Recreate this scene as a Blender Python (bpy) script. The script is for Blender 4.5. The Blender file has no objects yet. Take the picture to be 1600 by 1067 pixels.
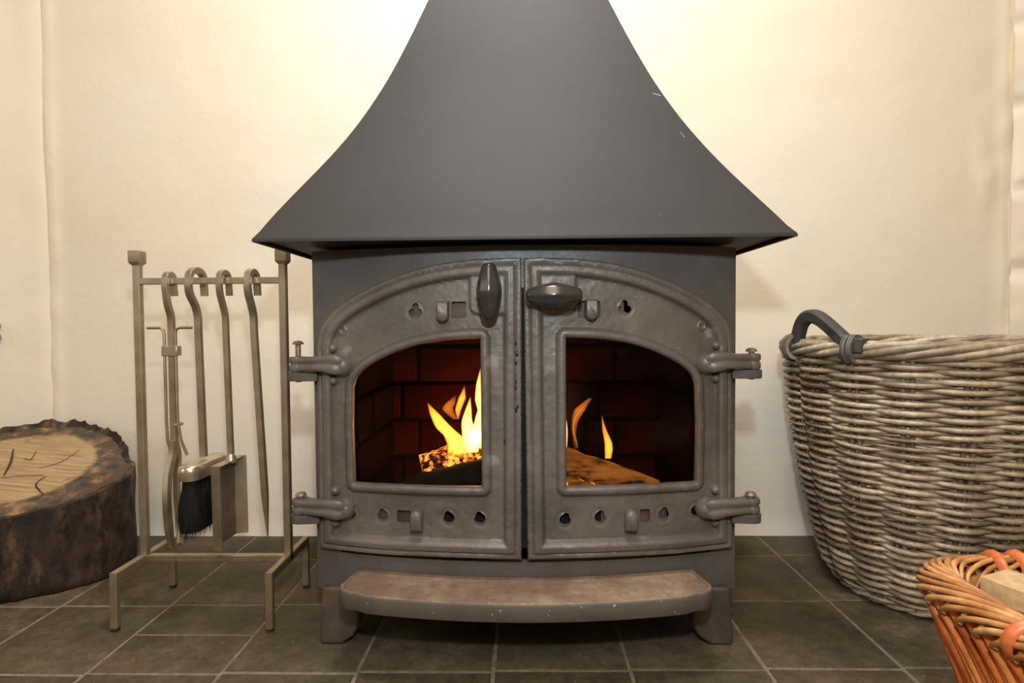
import bpy, bmesh, math, random
import numpy as np
from mathutils import Vector, Matrix
from mathutils.geometry import delaunay_2d_cdt

random.seed(7); RNG = np.random.RandomState(5)
PI = math.pi
SC = bpy.context.scene
COL = SC.collection

# ------------------------------------------------------------------ camera
def rz(a): return Matrix.Rotation(a, 3, 'Z')
def rx(a): return Matrix.Rotation(a, 3, 'X')
EYE = Vector((0, 0, 0.505)); FPX = 900.0
ROT = rz(math.radians(1.1)) @ rx(PI / 2 + math.radians(-1.8)) @ rz(math.radians(-0.45))
camd = bpy.data.cameras.new('camera'); cam = bpy.data.objects.new('camera', camd); COL.objects.link(cam)
camd.sensor_width = 36.0; camd.sensor_fit = 'HORIZONTAL'; camd.lens = FPX * 36 / 1600; camd.clip_start = 0.02
cam.matrix_world = Matrix.Translation(EYE) @ ROT.to_4x4()
SC.camera = cam

# ------------------------------------------------------------------ light and exposure
SC.view_settings.view_transform = 'Standard'; SC.view_settings.look = 'None'
SC.view_settings.exposure = 0.08; SC.view_settings.gamma = 1.0; SC.view_settings.use_curve_mapping = False
W = bpy.data.worlds.new('world'); SC.world = W; W.use_nodes = True
W.node_tree.nodes['Background'].inputs[0].default_value = (1.0, 0.78, 0.50, 1)
W.node_tree.nodes['Background'].inputs[1].default_value = 0.25

def lamp(kind, name, loc, energy, color, aim=None, **kw):
    d = bpy.data.lights.new(name, kind); o = bpy.data.objects.new(name, d); COL.objects.link(o)
    o.location = loc; d.energy = energy; d.color = color
    for k, v in kw.items(): setattr(d, k, v)
    if aim is not None:
        o.rotation_euler = (Vector(aim) - Vector(loc)).to_track_quat('-Z', 'Y').to_euler()
    return o
lamp('AREA', 'ceiling_light', (0.0, 0.62, 1.95), 21.0, (0.98, 0.985, 1.05), aim=(0, 1.05, 0.6), shape='DISK', size=0.45)
lamp('AREA', 'camera_flash', (0.02, -0.02, 0.755), 6.0, (0.76, 0.90, 1.0), aim=(0, 1.2, 0.45), shape='DISK', size=0.045)
lamp('AREA', 'room_light', (0.0, -1.0, 2.15), 28.0, (1.0, 0.81, 0.56), aim=(0, 1.2, 0.3), shape='DISK', size=1.4)
lamp('AREA', 'window_daylight', (-2.6, -0.9, 1.3), 7.0, (0.88, 0.94, 1.0), aim=(-0.6, 1.2, 0.4), shape='RECTANGLE', size=0.9, size_y=1.1)

# ------------------------------------------------------------------ measuring helpers: a direction from the eye, met with a real surface
def ray(px, py):
    return ROT @ Vector(((px - 800) / FPX, -(py - 533.5) / FPX, -1.0))
def at_y(px, py, y):
    d = ray(px, py); return EYE + d * (y / d.y)
def at_z(px, py, z=0.0):
    d = ray(px, py); return EYE + d * ((z - EYE.z) / d.z)
YB, RB = 0.857, 1.067
def bow(x): return YB + x * x / (2 * RB)
def on_bow(px, py, off=0.012):
    y = YB
    for _ in range(12):
        p = at_y(px, py, y); y = bow(p.x) - off
    return (p.x, p.z)

# ------------------------------------------------------------------ object helpers
def tag(o, label=None, cat=None, group=None, kind=None):
    if label: o['label'] = label
    if cat: o['category'] = cat
    if group: o['group'] = group
    if kind: o['kind'] = kind
    return o
def empty(name, loc, label=None, cat=None, group=None, kind=None):
    o = bpy.data.objects.new(name, None); COL.objects.link(o); o.location = loc
    o.empty_display_size = 0.05
    return tag(o, label, cat, group, kind)

class MB:
    def __init__(s): s.v = []; s.f = []
    def add(s, verts, faces):
        n = len(s.v); s.v += [tuple(p) for p in verts]; s.f += [tuple(i + n for i in f) for f in faces]
    def box(s, lo, hi):
        x0, y0, z0 = lo; x1, y1, z1 = hi
        s.add([(x0,y0,z0),(x1,y0,z0),(x1,y1,z0),(x0,y1,z0),(x0,y0,z1),(x1,y0,z1),(x1,y1,z1),(x0,y1,z1)],
              [(0,3,2,1),(4,5,6,7),(0,1,5,4),(1,2,6,5),(2,3,7,6),(3,0,4,7)])
    def rings(s, rings, closed=False, caps=True):
        n = len(rings[0]); vs = [p for r in rings for p in r]; fs = []
        m = len(rings)
        for i in range(m if closed else m - 1):
            a, b = i * n, ((i + 1) % m) * n
            for j in range(n):
                k = (j + 1) % n
                fs.append((a + j, a + k, b + k, b + j))
        if caps and not closed:
            fs.append(tuple(range(n - 1, -1, -1))); fs.append(tuple((m - 1) * n + j for j in range(n)))
        s.add(vs, fs)
    def sweep(s, pts, prof, scale=None, closed=False, caps=True, up=None):
        pts = [Vector(p) for p in pts]; m = len(pts); T = []
        for i in range(m):
            a = pts[(i - 1) % m] if (closed or i > 0) else pts[i]
            b = pts[(i + 1) % m] if (closed or i < m - 1) else pts[i]
            T.append((b - a).normalized())
        u = Vector(up) if up is not None else (Vector((0, 0, 1)) if abs(T[0].z) < .9 else Vector((0, 1, 0)))
        N = (u - T[0] * u.dot(T[0])).normalized(); R = []
        for i in range(m):
            if closed and up is not None:
                N = (u - T[i] * u.dot(T[i])).normalized()
            else:
                N = (N - T[i] * N.dot(T[i])).normalized()
            B = T[i].cross(N); k = 1.0 if scale is None else scale[i]
            if not isinstance(k, tuple): k = (k, k)
            R.append([pts[i] + N * (p[0] * k[0]) + B * (p[1] * k[1]) for p in prof])
        s.rings(R, closed, caps)
    def bar(s, p0, p1, w, h=None, up=None):
        s.sweep([p0, p1], sq(w, h), up=up)
    def lathe(s, prof, n=16, c=(0, 0, 0), axis='Z', squash=(1, 1)):
        R = []
        for r, t in prof:
            ring = []
            for j in range(n):
                a = 2 * PI * j / n; u, v = r * math.cos(a) * squash[0], r * math.sin(a) * squash[1]
                q = {'Z': (u, v, t), 'Y': (u, t, -v), 'X': (t, u, v)}[axis]
                ring.append((c[0] + q[0], c[1] + q[1], c[2] + q[2]))
            R.append(ring)
        s.rings(R)
    def build(s, name, mat, parent=None, smooth=40, bevel=0, seg=2, loc=None):
        me = bpy.data.meshes.new(name)
        me.from_pydata(s.v, [], s.f); me.validate()
        bm = bmesh.new(); bm.from_mesh(me); bmesh.ops.recalc_face_normals(bm, faces=bm.faces); bm.to_mesh(me); bm.free()
        return link(name, me, mat, parent, smooth, bevel, seg, loc)
def link(name, me, mat, parent=None, smooth=40, bevel=0, seg=2, loc=None):
    me.materials.append(mat)
    if smooth:
        me.shade_smooth()
        me.set_sharp_from_angle(angle=math.radians(smooth))
    o = bpy.data.objects.new(name, me); COL.objects.link(o)
    if loc is not None: o.location = loc
    if parent is not None:
        o.parent = parent
        if loc is None: o.location = -world_loc(parent)
    if bevel:
        b = o.modifiers.new('bevel', 'BEVEL'); b.width = bevel; b.segments = seg; b.limit_method = 'ANGLE'; b.angle_limit = math.radians(35)
        b.harden_normals = False
    return o
def world_loc(o):
    p = Vector(o.location)
    while o.parent: o = o.parent; p += Vector(o.location)
    return p
def circ(r, n=8, ry=None):
    ry = r if ry is None else ry
    return [(r * math.cos(2 * PI * i / n), ry * math.sin(2 * PI * i / n)) for i in range(n)]
def sq(w, h=None, c=.09):
    h = w if h is None else h; a, b = w / 2, h / 2; k = min(w, h) * c
    return [(a, -b + k), (a, b - k), (a - k, b), (-a + k, b), (-a, b - k), (-a, -b + k), (-a + k, -b), (a - k, -b)]
def spline(pts, n=8, closed=False):
    P = [Vector(p) for p in pts]; m = len(P); out = []
    for i in range(m if closed else m - 1):
        p0 = P[(i - 1) % m] if (closed or i) else P[0] * 2 - P[1]
        p1 = P[i]; p2 = P[(i + 1) % m]
        p3 = P[(i + 2) % m] if (closed or i < m - 2) else P[-1] * 2 - P[-2]
        for k in range(n):
            t = k / n
            out.append(.5 * ((2 * p1) + (p2 - p0) * t + (2 * p0 - 5 * p1 + 4 * p2 - p3) * t * t + (3 * p1 - p0 - 3 * p2 + p3) * t ** 3))
    if not closed: out.append(P[-1])
    return out
def interp(x, xs, ys): return float(np.interp(x, xs, ys))

# ------------------------------------------------------------------ materials
def nt(name):
    m = bpy.data.materials.new(name); m.use_nodes = True
    t = m.node_tree; return m, t, t.nodes['Principled BSDF']
def N(t, typ, **kw):
    n = t.nodes.new(typ)
    for k, v in kw.items():
        if k in n.inputs: n.inputs[k].default_value = v
        else: setattr(n, k, v)
    return n
def coords(t, space='Object', scale=(1, 1, 1)):
    tc = N(t, 'ShaderNodeTexCoord'); mp = N(t, 'ShaderNodeMapping'); mp.inputs['Scale'].default_value = scale
    t.links.new(tc.outputs[space], mp.inputs['Vector']); return mp.outputs['Vector']
def noise(t, vec, scale, detail=4, rough=.55, dist=0):
    n = N(t, 'ShaderNodeTexNoise'); n.inputs['Scale'].default_value = scale; n.inputs['Detail'].default_value = detail
    n.inputs['Roughness'].default_value = rough; n.inputs['Distortion'].default_value = dist
    t.links.new(vec, n.inputs['Vector']); return n.outputs['Fac']
def ramp(t, fac, stops):
    r = N(t, 'ShaderNodeValToRGB'); e = r.color_ramp.elements
    while len(e) < len(stops): e.new(.5)
    for i, (p, c) in enumerate(stops):
        e[i].position = p; e[i].color = (c, c, c, 1) if not isinstance(c, (tuple, list)) else (*c, 1)
    t.links.new(fac, r.inputs['Fac']); return r.outputs['Color']
def mix(t, fac, a, b, mode='MIX'):
    m = N(t, 'ShaderNodeMix'); m.data_type = 'RGBA'; m.blend_type = mode
    for i, v in ((0, fac), (6, a), (7, b)):
        if hasattr(v, 'links') or hasattr(v, 'is_output'): t.links.new(v, m.inputs[i])
        elif i == 0: m.inputs[0].default_value = v
        else: m.inputs[i].default_value = (*v, 1)
    return m.outputs[2]
def math_(t, op, a, b=None):
    m = N(t, 'ShaderNodeMath'); m.operation = op
    for i, v in ((0, a), (1, b)):
        if v is None: continue
        if hasattr(v, 'is_output'): t.links.new(v, m.inputs[i])
        else: m.inputs[i].default_value = v
    return m.outputs[0]
def bump(t, b, h, strength=.3, dist=.002):
    n = N(t, 'ShaderNodeBump'); n.inputs['Strength'].default_value = strength; n.inputs['Distance'].default_value = dist
    t.links.new(h, n.inputs['Height']); t.links.new(n.outputs['Normal'], b.inputs['Normal'])
def objrand(t):
    return N(t, 'ShaderNodeObjectInfo').outputs['Random']
def setp(b, rough=.5, metal=0., spec=.5):
    b.inputs['Roughness'].default_value = rough; b.inputs['Metallic'].default_value = metal
    b.inputs['Specular IOR Level'].default_value = spec

def m_plaster():
    m, t, b = nt('cream_plaster'); v = coords(t)
    n1 = noise(t, v, 2.2, 3); n2 = noise(t, v, 60, 5, .6); n3 = noise(t, v, 9, 4)
    c = ramp(t, n1, [(.3, (.80, .70, .535)), (.7, (.825, .74, .59))])
    st = ramp(t, n3, [(.66, 0.), (.8, .35)])
    c = mix(t, st, c, (.76, .62, .43))
    t.links.new(c, b.inputs['Base Color']); setp(b, .75, 0, .25)
    h = math_(t, 'ADD', math_(t, 'MULTIPLY', n2, .35), math_(t, 'MULTIPLY', n3, .9))
    bump(t, b, h, .5, .004); return m
def m_iron(name, dark, light, rust, rough=.5, rustpos=.62, fine=160, worn=()):
    m, t, b = nt(name); v = coords(t)
    n1 = noise(t, v, 7, 5, .6); n2 = noise(t, v, fine, 3, .6); n3 = noise(t, v, 19, 5, .65)
    c = ramp(t, n1, [(.3, dark), (.7, light)])
    c = mix(t, ramp(t, n3, [(rustpos, 0.), (rustpos + .16, .7)]), c, rust)
    sp = noise(t, v, 210, 1, .4)
    c = mix(t, ramp(t, sp, [(.80, 0.), (.83, .5)]), c, (.5, .46, .4))
    for px, py, rad in worn:                                      # pale abrasions on the raised iron
        x, z = on_bow(px, py); d = N(t, 'ShaderNodeVectorMath'); d.operation = 'DISTANCE'
        tc = N(t, 'ShaderNodeTexCoord'); t.links.new(tc.outputs['Object'], d.inputs[0]); d.inputs[1].default_value = (x, bow(x) - .012 - 0.0, z)
        nn = noise(t, v, 90, 4, .7)
        f = math_(t, 'SUBTRACT', math_(t, 'ADD', math_(t, 'SUBTRACT', 1.0, math_(t, 'DIVIDE', d.outputs['Value'], rad)), nn), .62)
        c = mix(t, ramp(t, f, [(.1, 0.), (.42, .5)]), c, (.34, .31, .265))
    t.links.new(c, b.inputs['Base Color']); setp(b, rough, .15, .45)
    r = ramp(t, n3, [(.3, rough - .1), (.75, rough + .15)]); t.links.new(r, b.inputs['Roughness'])
    h = math_(t, 'ADD', math_(t, 'MULTIPLY', n2, .5), n3)
    bump(t, b, h, .5, .0018); return m
def m_dusty(name, col, dust):
    m, t, b = nt(name); v = coords(t); n1 = noise(t, v, 9, 5, .65); n2 = noise(t, v, 70, 4, .6); sp = noise(t, v, 190, 1, .4)
    ge = N(t, 'ShaderNodeNewGeometry'); sx = N(t, 'ShaderNodeSeparateXYZ'); t.links.new(ge.outputs['True Normal'], sx.inputs[0])
    up = ramp(t, sx.outputs['Z'], [(.75, 0.), (.95, 1.)])
    c = ramp(t, n1, [(.3, tuple(x * .8 for x in col)), (.7, tuple(x * 1.2 for x in col))])
    d = ramp(t, n2, [(.3, tuple(x * .7 for x in dust)), (.7, tuple(x * 1.15 for x in dust))])
    d = mix(t, ramp(t, n1, [(.4, .7), (.6, 0.)]), d, (.12, .07, .05))
    c = mix(t, math_(t, 'MULTIPLY', up, .95), c, d)
    c = mix(t, ramp(t, sp, [(.75, 0.), (.78, .6)]), c, (.5, .43, .34))
    t.links.new(c, b.inputs['Base Color']); setp(b, .62, .05, .3); bump(t, b, n2, .25, .0016); return m
def m_plain(name, col, rough=.5, metal=0, spec=.5, var=.0, sc=20, bmp=0.):
    m, t, b = nt(name); setp(b, rough, metal, spec); v = coords(t)
    n = noise(t, v, sc, 4)
    lo = tuple(x * (1 - var) for x in col); hi = tuple(min(1, x * (1 + var)) for x in col)
    c = ramp(t, n, [(.3, lo), (.7, hi)]); t.links.new(c, b.inputs['Base Color'])
    if bmp: bump(t, b, n, bmp, .002)
    return m
def m_tile():
    m, t, b = nt('dark_quarry_tile'); v = coords(t)
    ge = N(t, 'ShaderNodeNewGeometry').outputs['Position']
    n1 = noise(t, ge, 6, 5, .6); n2 = noise(t, ge, 45, 4, .65); n3 = noise(t, ge, 190, 2, .5)
    c = ramp(t, n1, [(.3, (.042, .032, .017)), (.5, (.088, .065, .036)), (.72, (.185, .128, .07))])
    r = objrand(t)
    c = mix(t, math_(t, 'MULTIPLY', r, .4), c, (.135, .104, .064))
    c = mix(t, ramp(t, n2, [(.35, .45), (.6, 0.)]), c, (.03, .027, .02))
    sp = ramp(t, n3, [(.72, 0.), (.76, .8)])
    n4 = noise(t, ge, 130, 4, .7)
    c = mix(t, ramp(t, n4, [(.36, .3), (.5, 0.)]), c, (.035, .028, .019))
    c = mix(t, ramp(t, n4, [(.60, .0), (.8, .35)]), c, (.29, .22, .14))
    c = mix(t, sp, c, (.4, .35, .27))
    t.links.new(c, b.inputs['Base Color']); setp(b, .5, 0, .22)
    rr = ramp(t, n2, [(.3, .5), (.7, .75)]); t.links.new(rr, b.inputs['Roughness'])
    bump(t, b, math_(t, 'ADD', n2, math_(t, 'MULTIPLY', n1, 2.)), .3, .003); return m
def m_wicker(name, cols, rough=.55, zscale=1):
    m, t, b = nt(name); v = coords(t)
    n1 = noise(t, v, 14, 4, .6); n2 = noise(t, v, 90, 3, .6)
    r = objrand(t)
    f = math_(t, 'ADD', math_(t, 'MULTIPLY', n1, .75), math_(t, 'MULTIPLY', r, .3))
    c = ramp(t, f, [(.3, cols[0]), (.52, cols[1]), (.75, cols[2])])
    c = mix(t, ramp(t, n2, [(.42, .35), (.6, 0.)]), c, tuple(x * .5 for x in cols[0]))
    t.links.new(c, b.inputs['Base Color']); setp(b, rough, 0, .5)
    bump(t, b, n2, .3, .0012); return m
def m_woodface():
    m, t, b = nt('sawn_log_face'); tc = N(t, 'ShaderNodeTexCoord'); v = tc.outputs['Object']
    dn = N(t, 'ShaderNodeVectorMath'); dn.operation = 'MULTIPLY'; dn.inputs[1].default_value = (1, 1.15, 0)
    t.links.new(v, dn.inputs[0])
    ln = N(t, 'ShaderNodeVectorMath'); ln.operation = 'LENGTH'; t.links.new(dn.outputs[0], ln.inputs[0])
    n0 = noise(t, v, 9, 4, .6); n1 = noise(t, v, 26, 5, .65)
    rad = math_(t, 'ADD', ln.outputs['Value'], math_(t, 'MULTIPLY', math_(t, 'SUBTRACT', n0, .5), .045))
    mp = coords(t, 'Object', (4, 60, 4)); g = noise(t, mp, 3.0, 5, .6)
    heart = ramp(t, g, [(.3, (.25, .155, .074)), (.5, (.40, .258, .13)), (.72, (.52, .36, .20))])
    ringw = N(t, 'ShaderNodeTexWave'); ringw.wave_type = 'RINGS'; ringw.rings_direction = 'Z'
    ringw.inputs['Scale'].default_value = 26; ringw.inputs['Distortion'].default_value = 2.5; t.links.new(v, ringw.inputs['Vector'])
    heart = mix(t, math_(t, 'MULTIPLY', ringw.outputs['Fac'], .07), heart, (.26, .15, .07))
    sap = ramp(t, n1, [(.36, (.045, .037, .030)), (.52, (.11, .075, .048)), (.62, (.28, .145, .065)), (.75, (.42, .23, .11))])
    c = mix(t, ramp(t, rad, [(.138, 0.), (.146, 1.)]), heart, sap)
    c = mix(t, ramp(t, n0, [(.60, 0.), (.66, .85)]), c, (.06, .052, .045))
    c = mix(t, ramp(t, rad, [(.198, 0.), (.206, 1.)]), c, (.09, .055, .032))
    t.links.new(c, b.inputs['Base Color']); setp(b, .65, 0, .3)
    bump(t, b, math_(t, 'ADD', g, n1), .35, .003); return m
def m_bark():
    m, t, b = nt('dark_bark'); v = coords(t, 'Object', (1.3, 1.3, .5)); v2 = coords(t, 'Object', (1, 1, .55))
    n1 = noise(t, v, 16, 6, .65); n2 = noise(t, v2, 45, 5, .65); n3 = noise(t, v, 5, 3)
    c = ramp(t, n1, [(.36, (.010, .008, .006)), (.5, (.035, .022, .014)), (.6, (.11, .064, .034)), (.72, (.33, .20, .105))])
    c = mix(t, ramp(t, n3, [(.45, .0), (.7, .45)]), c, (.085, .045, .026))
    c = mix(t, ramp(t, n2, [(.38, .8), (.56, 0.)]), c, (.010, .008, .006))
    t.links.new(c, b.inputs['Base Color']); setp(b, .7, 0, .3)
    bump(t, b, math_(t, 'ADD', n1, math_(t, 'MULTIPLY', n2, .6)), .8, .008); return m
def m_glass():
    m, t, b = nt('stove_glass'); setp(b, .0, 0, .5)
    b.inputs['Base Color'].default_value = (.93, .90, .86, 1)
    b.inputs['Transmission Weight'].default_value = 1.0; b.inputs['IOR'].default_value = 1.13; return m
def m_flame(name, col, dens):
    m = bpy.data.materials.new(name); m.use_nodes = True; t = m.node_tree; t.nodes.clear()
    o = N(t, 'ShaderNodeOutputMaterial'); e = N(t, 'ShaderNodeEmission')
    e.inputs['Color'].default_value = (*col, 1); e.inputs['Strength'].default_value = dens
    t.links.new(e.outputs[0], o.inputs['Volume']); return m
def m_ember(name='glowing_embers', amt=2.0, lo=.56, lo2=.45, base=(.06, .04, .03), glow=(1, .22, .03), sc=(1, 1, 1)):
    m, t, b = nt(name); v = coords(t, 'Object', sc); n1 = noise(t, v, 55 if amt < 2.2 else 95, 5, .65); n2 = noise(t, v, 18, 3)
    t.links.new(ramp(t, n1, [(.3, (.01, .008, .007)), (.7, base)]), b.inputs['Base Color']); setp(b, .9, 0, .1)
    f = math_(t, 'MULTIPLY', ramp(t, n1, [(lo, 0.), (lo + .14, 1.)]), ramp(t, n2, [(lo2, 0.), (lo2 + .2, 1.)]))
    b.inputs['Emission Color'].default_value = (*glow, 1)
    t.links.new(math_(t, 'MULTIPLY', f, amt), b.inputs['Emission Strength']); bump(t, b, n1, .8, .006); return m

def m_hood():
    m, t, b = nt('hood_steel'); v = coords(t)
    n1 = noise(t, v, 3.5, 4, .6); n2 = noise(t, v, 260, 2, .5); sp = noise(t, v, 95, 1, .4)
    c = ramp(t, n1, [(.3, (.029, .0240, .0195)), (.7, (.039, .0322, .0268))])
    c = mix(t, ramp(t, sp, [(.86, 0.), (.88, .5)]), c, (.45, .42, .38))
    t.links.new(c, b.inputs['Base Color']); setp(b, .62, 0, .3)
    bump(t, b, n2, .15, .001); return m
M = {}
M['plaster'] = m_plaster()
M['iron'] = m_iron('cast_iron', (.088, .071, .057), (.178, .146, .118), (.215, .15, .10), .43, worn=((771, 566, .017), (772, 720, .016), (538, 547, .014), (528, 552, .010), (865, 507, .006), (1110, 520, .014)))
M['iron_body'] = m_iron('plate_iron', (.074, .063, .055), (.125, .107, .093), (.15, .112, .08), .5, .6)
M['iron_lip'] = m_dusty('worn_iron', (.098, .077, .058), (.33, .22, .13))
M['iron_foot'] = m_iron('shaded_iron', (.045, .036, .028), (.080, .063, .048), (.15, .08, .045), .6, .50)  # the shadow around the feet is put into this darker iron; rust stays
M['hood'] = m_hood()
M['knob'] = m_plain('polished_iron_knob', (.060, .052, .046), .2, .5, .6, .15, 30)
M['gapshade'] = m_plain('shade_black', (.012, .011, .010), .9, 0, .2, .3, 30)  # near-black standing in for shade in the door gap and vents
M['rustpin'] = m_plain('rusty_steel_pin', (.32, .24, .17), .4, .6, .5, .4, 120)
M['steel'] = m_plain('antique_steel', (.45, .36, .245), .40, .85, .5, .2, 26)
M['steel_bright'] = m_plain('bright_steel', (.66, .55, .41), .26, .9, .5, .1, 26)
M['rubber'] = m_plain('black_rubber', (.02, .02, .02), .7)
M['bristle'] = m_plain('black_bristle', (.010, .009, .008), .7, 0, .12)
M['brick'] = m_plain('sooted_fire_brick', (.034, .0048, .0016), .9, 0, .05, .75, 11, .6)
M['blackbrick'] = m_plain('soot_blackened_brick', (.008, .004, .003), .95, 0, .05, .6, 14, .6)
M['mortar'] = m_plain('sooted_mortar', (.012, .008, .006), .95, 0, .1, .4, 40)
M['charred'] = m_plain('charred_wood', (.009, .007, .006), .85, 0, .2, .6, 40, .9)
M['tile'] = m_tile()
M['grout'] = m_plain('sandy_grout', (.20, .16, .11), .9, 0, .2, .3, 60, .4)
M['gwicker'] = m_wicker('weathered_grey_wicker', [(.16, .115, .072), (.39, .29, .185), (.68, .54, .37)], .38)
M['gstake'] = m_wicker('grey_brown_stake', [(.13, .092, .06), (.25, .185, .12), (.40, .31, .21)])
M['handle'] = m_plain('dark_grey_wood', (.058, .051, .044), .6, 0, .4, .3, 40, .4)
M['binding'] = m_wicker('grey_bark_binding', [(.09, .075, .06), (.17, .14, .11), (.30, .25, .19)])
M['owicker'] = m_wicker('orange_willow', [(.44, .08, .010), (.78, .19, .03), (.95, .38, .10)], .4)
M['twicker'] = m_wicker('tan_willow', [(.36, .13, .033), (.60, .27, .085), (.82, .46, .20)], .40)
M['oband'] = m_wicker('orange_lacing', [(.58, .12, .028), (.78, .22, .06), (.92, .38, .14)], .38)
M['kindling'] = m_wicker('split_pine', [(.56, .35, .165), (.68, .45, .23), (.78, .55, .31)], .6)
M['woodface'] = m_woodface(); M['bark'] = m_bark(); M['glass'] = m_glass()
M['ember'] = m_ember()
M['emberlog'] = m_ember('glowing_bark', 4.2, .47, .30)
M['firelit_wood'] = m_ember('firelit_burning_wood', .20, .36, .28, (.26, .10, .03), (1, .30, .035), (.22, 1, 1))  # orange and faint emission: ember glow plus flame light painted on the log
M['flame'] = m_flame('flame_yellow', (1, .34, .03), 280.)
M['flame_hot'] = m_flame('flame_white', (1, .42, .07), 600.)
M['flame_dim'] = m_flame('flame_orange', (1, .27, .03), 55.)
M['split'] = m_plain('split_brown', (.045, .024, .012), .9)  # dark brown of the cracks in the sawn log face
M['tar'] = m_plain('glossy_tar', (.012, .011, .011), .12, 0, .6)
M['crack'] = m_plain('crack_dirt', (.12, .08, .05), .9)
M['pewter'] = m_plain('grey_metal', (.36, .35, .32), .4, .6)

# ------------------------------------------------------------------ setting
YW = 1.36; XL, XR = -1.13, 1.125
def vnoise(x, y, s, seed=0):
    def h(i, j): return (math.sin(i * 127.1 + j * 311.7 + seed * 74.7) * 43758.5453) % 1.0
    x, y = x * s, y * s; i, j = math.floor(x), math.floor(y); u, w = x - i, y - j
    u = u * u * (3 - 2 * u); w = w * w * (3 - 2 * w)
    return (h(i, j) * (1 - u) + h(i + 1, j) * u) * (1 - w) + (h(i, j + 1) * (1 - u) + h(i + 1, j + 1) * u) * w - .5
def wall(name, p0, p1, z1, nu, nv, fn, thick=.10):
    p0, p1 = Vector((*p0, 0)), Vector((*p1, 0)); d = (p1 - p0); L = d.length; d.normalize()
    n = Vector((d.y, -d.x, 0))            # towards the room
    mb = MB(); vs = []; fs = []
    for j in range(nv + 1):
        for i in range(nu + 1):
            u, z = L * i / nu, z1 * j / nv
            vs.append(p0 + d * u + Vector((0, 0, z)) + n * fn(u, z, L))
    for j in range(nv):
        for i in range(nu):
            a = j * (nu + 1) + i; fs.append((a, a + 1, a + nu + 2, a + nu + 1))
    k = len(vs)
    for i, j in ((0, 0), (nu, 0), (nu, nv), (0, nv)): vs.append(p0 + d * (L * i / nu) + Vector((0, 0, z1 * j / nv)) - n * thick)
    fs.append((k, k + 3, k + 2, k + 1))
    bot = [i for i in range(nu + 1)]; top = [nv * (nu + 1) + i for i in range(nu + 1)]
    lef = [j * (nu + 1) for j in range(nv + 1)]; rig = [j * (nu + 1) + nu for j in range(nv + 1)]
    fs += [tuple(bot[::-1] + [k, k + 1]), tuple(top + [k + 2, k + 3]), tuple(lef + [k + 3, k]), tuple(rig[::-1] + [k + 1, k + 2])]
    mb.add(vs, fs); return tag(mb.build(name, M['plaster'], smooth=60), kind='structure')
def f_back(u, z, L):
    h = .004 * vnoise(u, z, 3.1) + .0022 * vnoise(u, z, 13, 3)
    h += .010 * math.exp(-((u - .012) / .012) ** 2) * (.7 + .6 * vnoise(0, z, 22, 5))
    h += .010 * math.exp(-((L - u - .012) / .014) ** 2) * (.7 + .8 * vnoise(1, z, 18, 6))
    h += .012 * max(0, 1 - abs(L - u - .055) / .035) * max(0, .5 + vnoise(u, z, 24, 9)) * max(0, 1 - abs(z - .86) / .16)
    if z < .03: h += .006 * (1 - z / .03)
    return h
tag(wall('wall_back', (XL, YW), (XR, YW), 2.3, 190, 120, f_back))
sp = math.radians(25)
def f_left(u, z, L):
    v = L - u
    return .006 * vnoise(u, z, 5, 2) + .004 * math.exp(-((v - .02) / .02) ** 2) * (1 + vnoise(u, z, 12)) + .003 * vnoise(u, z, 14, 8)
wall('wall_left', (XL - math.cos(sp) * .9, YW - math.sin(sp) * .9), (XL, YW), 2.3, 60, 90, f_left)
def f_right(u, z, L):     # rough plaster over old stonework: the courses show through
    zz = z + .012 * vnoise(u, z, 9, 4); c = (zz - .06) / .186; k = math.floor(c); fz = abs(c - round(c)) * .186
    w = .30; s = (u + (.13 if k % 2 else .02) + .03 * vnoise(k, 3, 1)) / w; fu = abs(s - round(s)) * w
    e = min(fz, fu)
    return .014 * (1 - math.exp(-(e / .014) ** 2)) + .008 * vnoise(u, z, 11, 2) + .004 * vnoise(u, z, 30, 7)
wr = wall('wall_right', (XR, YW), (XR + math.cos(sp) * .9, YW - math.sin(sp) * .9), 2.3, 110, 180, f_right)
def on_right(px, py, out=.0):       # point on the right splay wall
    y = YW
    for _ in range(20):
        p = at_y(px, py, y); y = YW - (p.x - XR) * math.tan(sp)
    return Vector((p.x, y - out, p.z))
for pts, w in (([(1583, 19), (1591, 17), (1600, 12), (1612, 4)], .004), ([(1596, 118), (1603, 111), (1612, 100)], .003)):
    mb = MB(); P = [on_right(a, b, .012) for a, b in pts]
    mb.sweep(spline(P, 4), circ(w, 6), scale=[.25 + .75 * i / (4 * (len(P) - 1)) for i in range(4 * (len(P) - 1) + 1)])
    mb.build('plaster_crack', M['crack'], wr)

fl = MB(); fl.box((-3, -3, -.06), (3, YW + .1, -.0016)); floor = tag(fl.build('floor', M['grout'], smooth=0), kind='structure')
TX, TY = .1985, .2045
def tile(x0, x1, y0, y1):
    g = .0026; mb = MB(); w, d = (x1 - x0) / 2 - g, (y1 - y0) / 2 - g; b = .0022
    j = [RNG.uniform(-.0008, .0008) for _ in range(12)]; tz = [RNG.uniform(-.0006, .0005) for _ in range(4)]
    c = [(-w + j[0], -d + j[1]), (w + j[2], -d + j[3]), (w + j[4], d + j[5]), (-w + j[6], d + j[7])]
    R = []
    for ins, z in ((0, -.012), (0, -b), (b * .4, -b * .3), (b, 0)):
        R.append([(p[0] - math.copysign(ins, p[0]), p[1] - math.copysign(ins, p[1]), z + tz[i]) for i, p in enumerate(c)])
    mb.rings(R)
    o = mb.build('tile', M['tile'], floor, smooth=50, loc=((x0 + x1) / 2, (y0 + y1) / 2, 0)); return o
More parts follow.
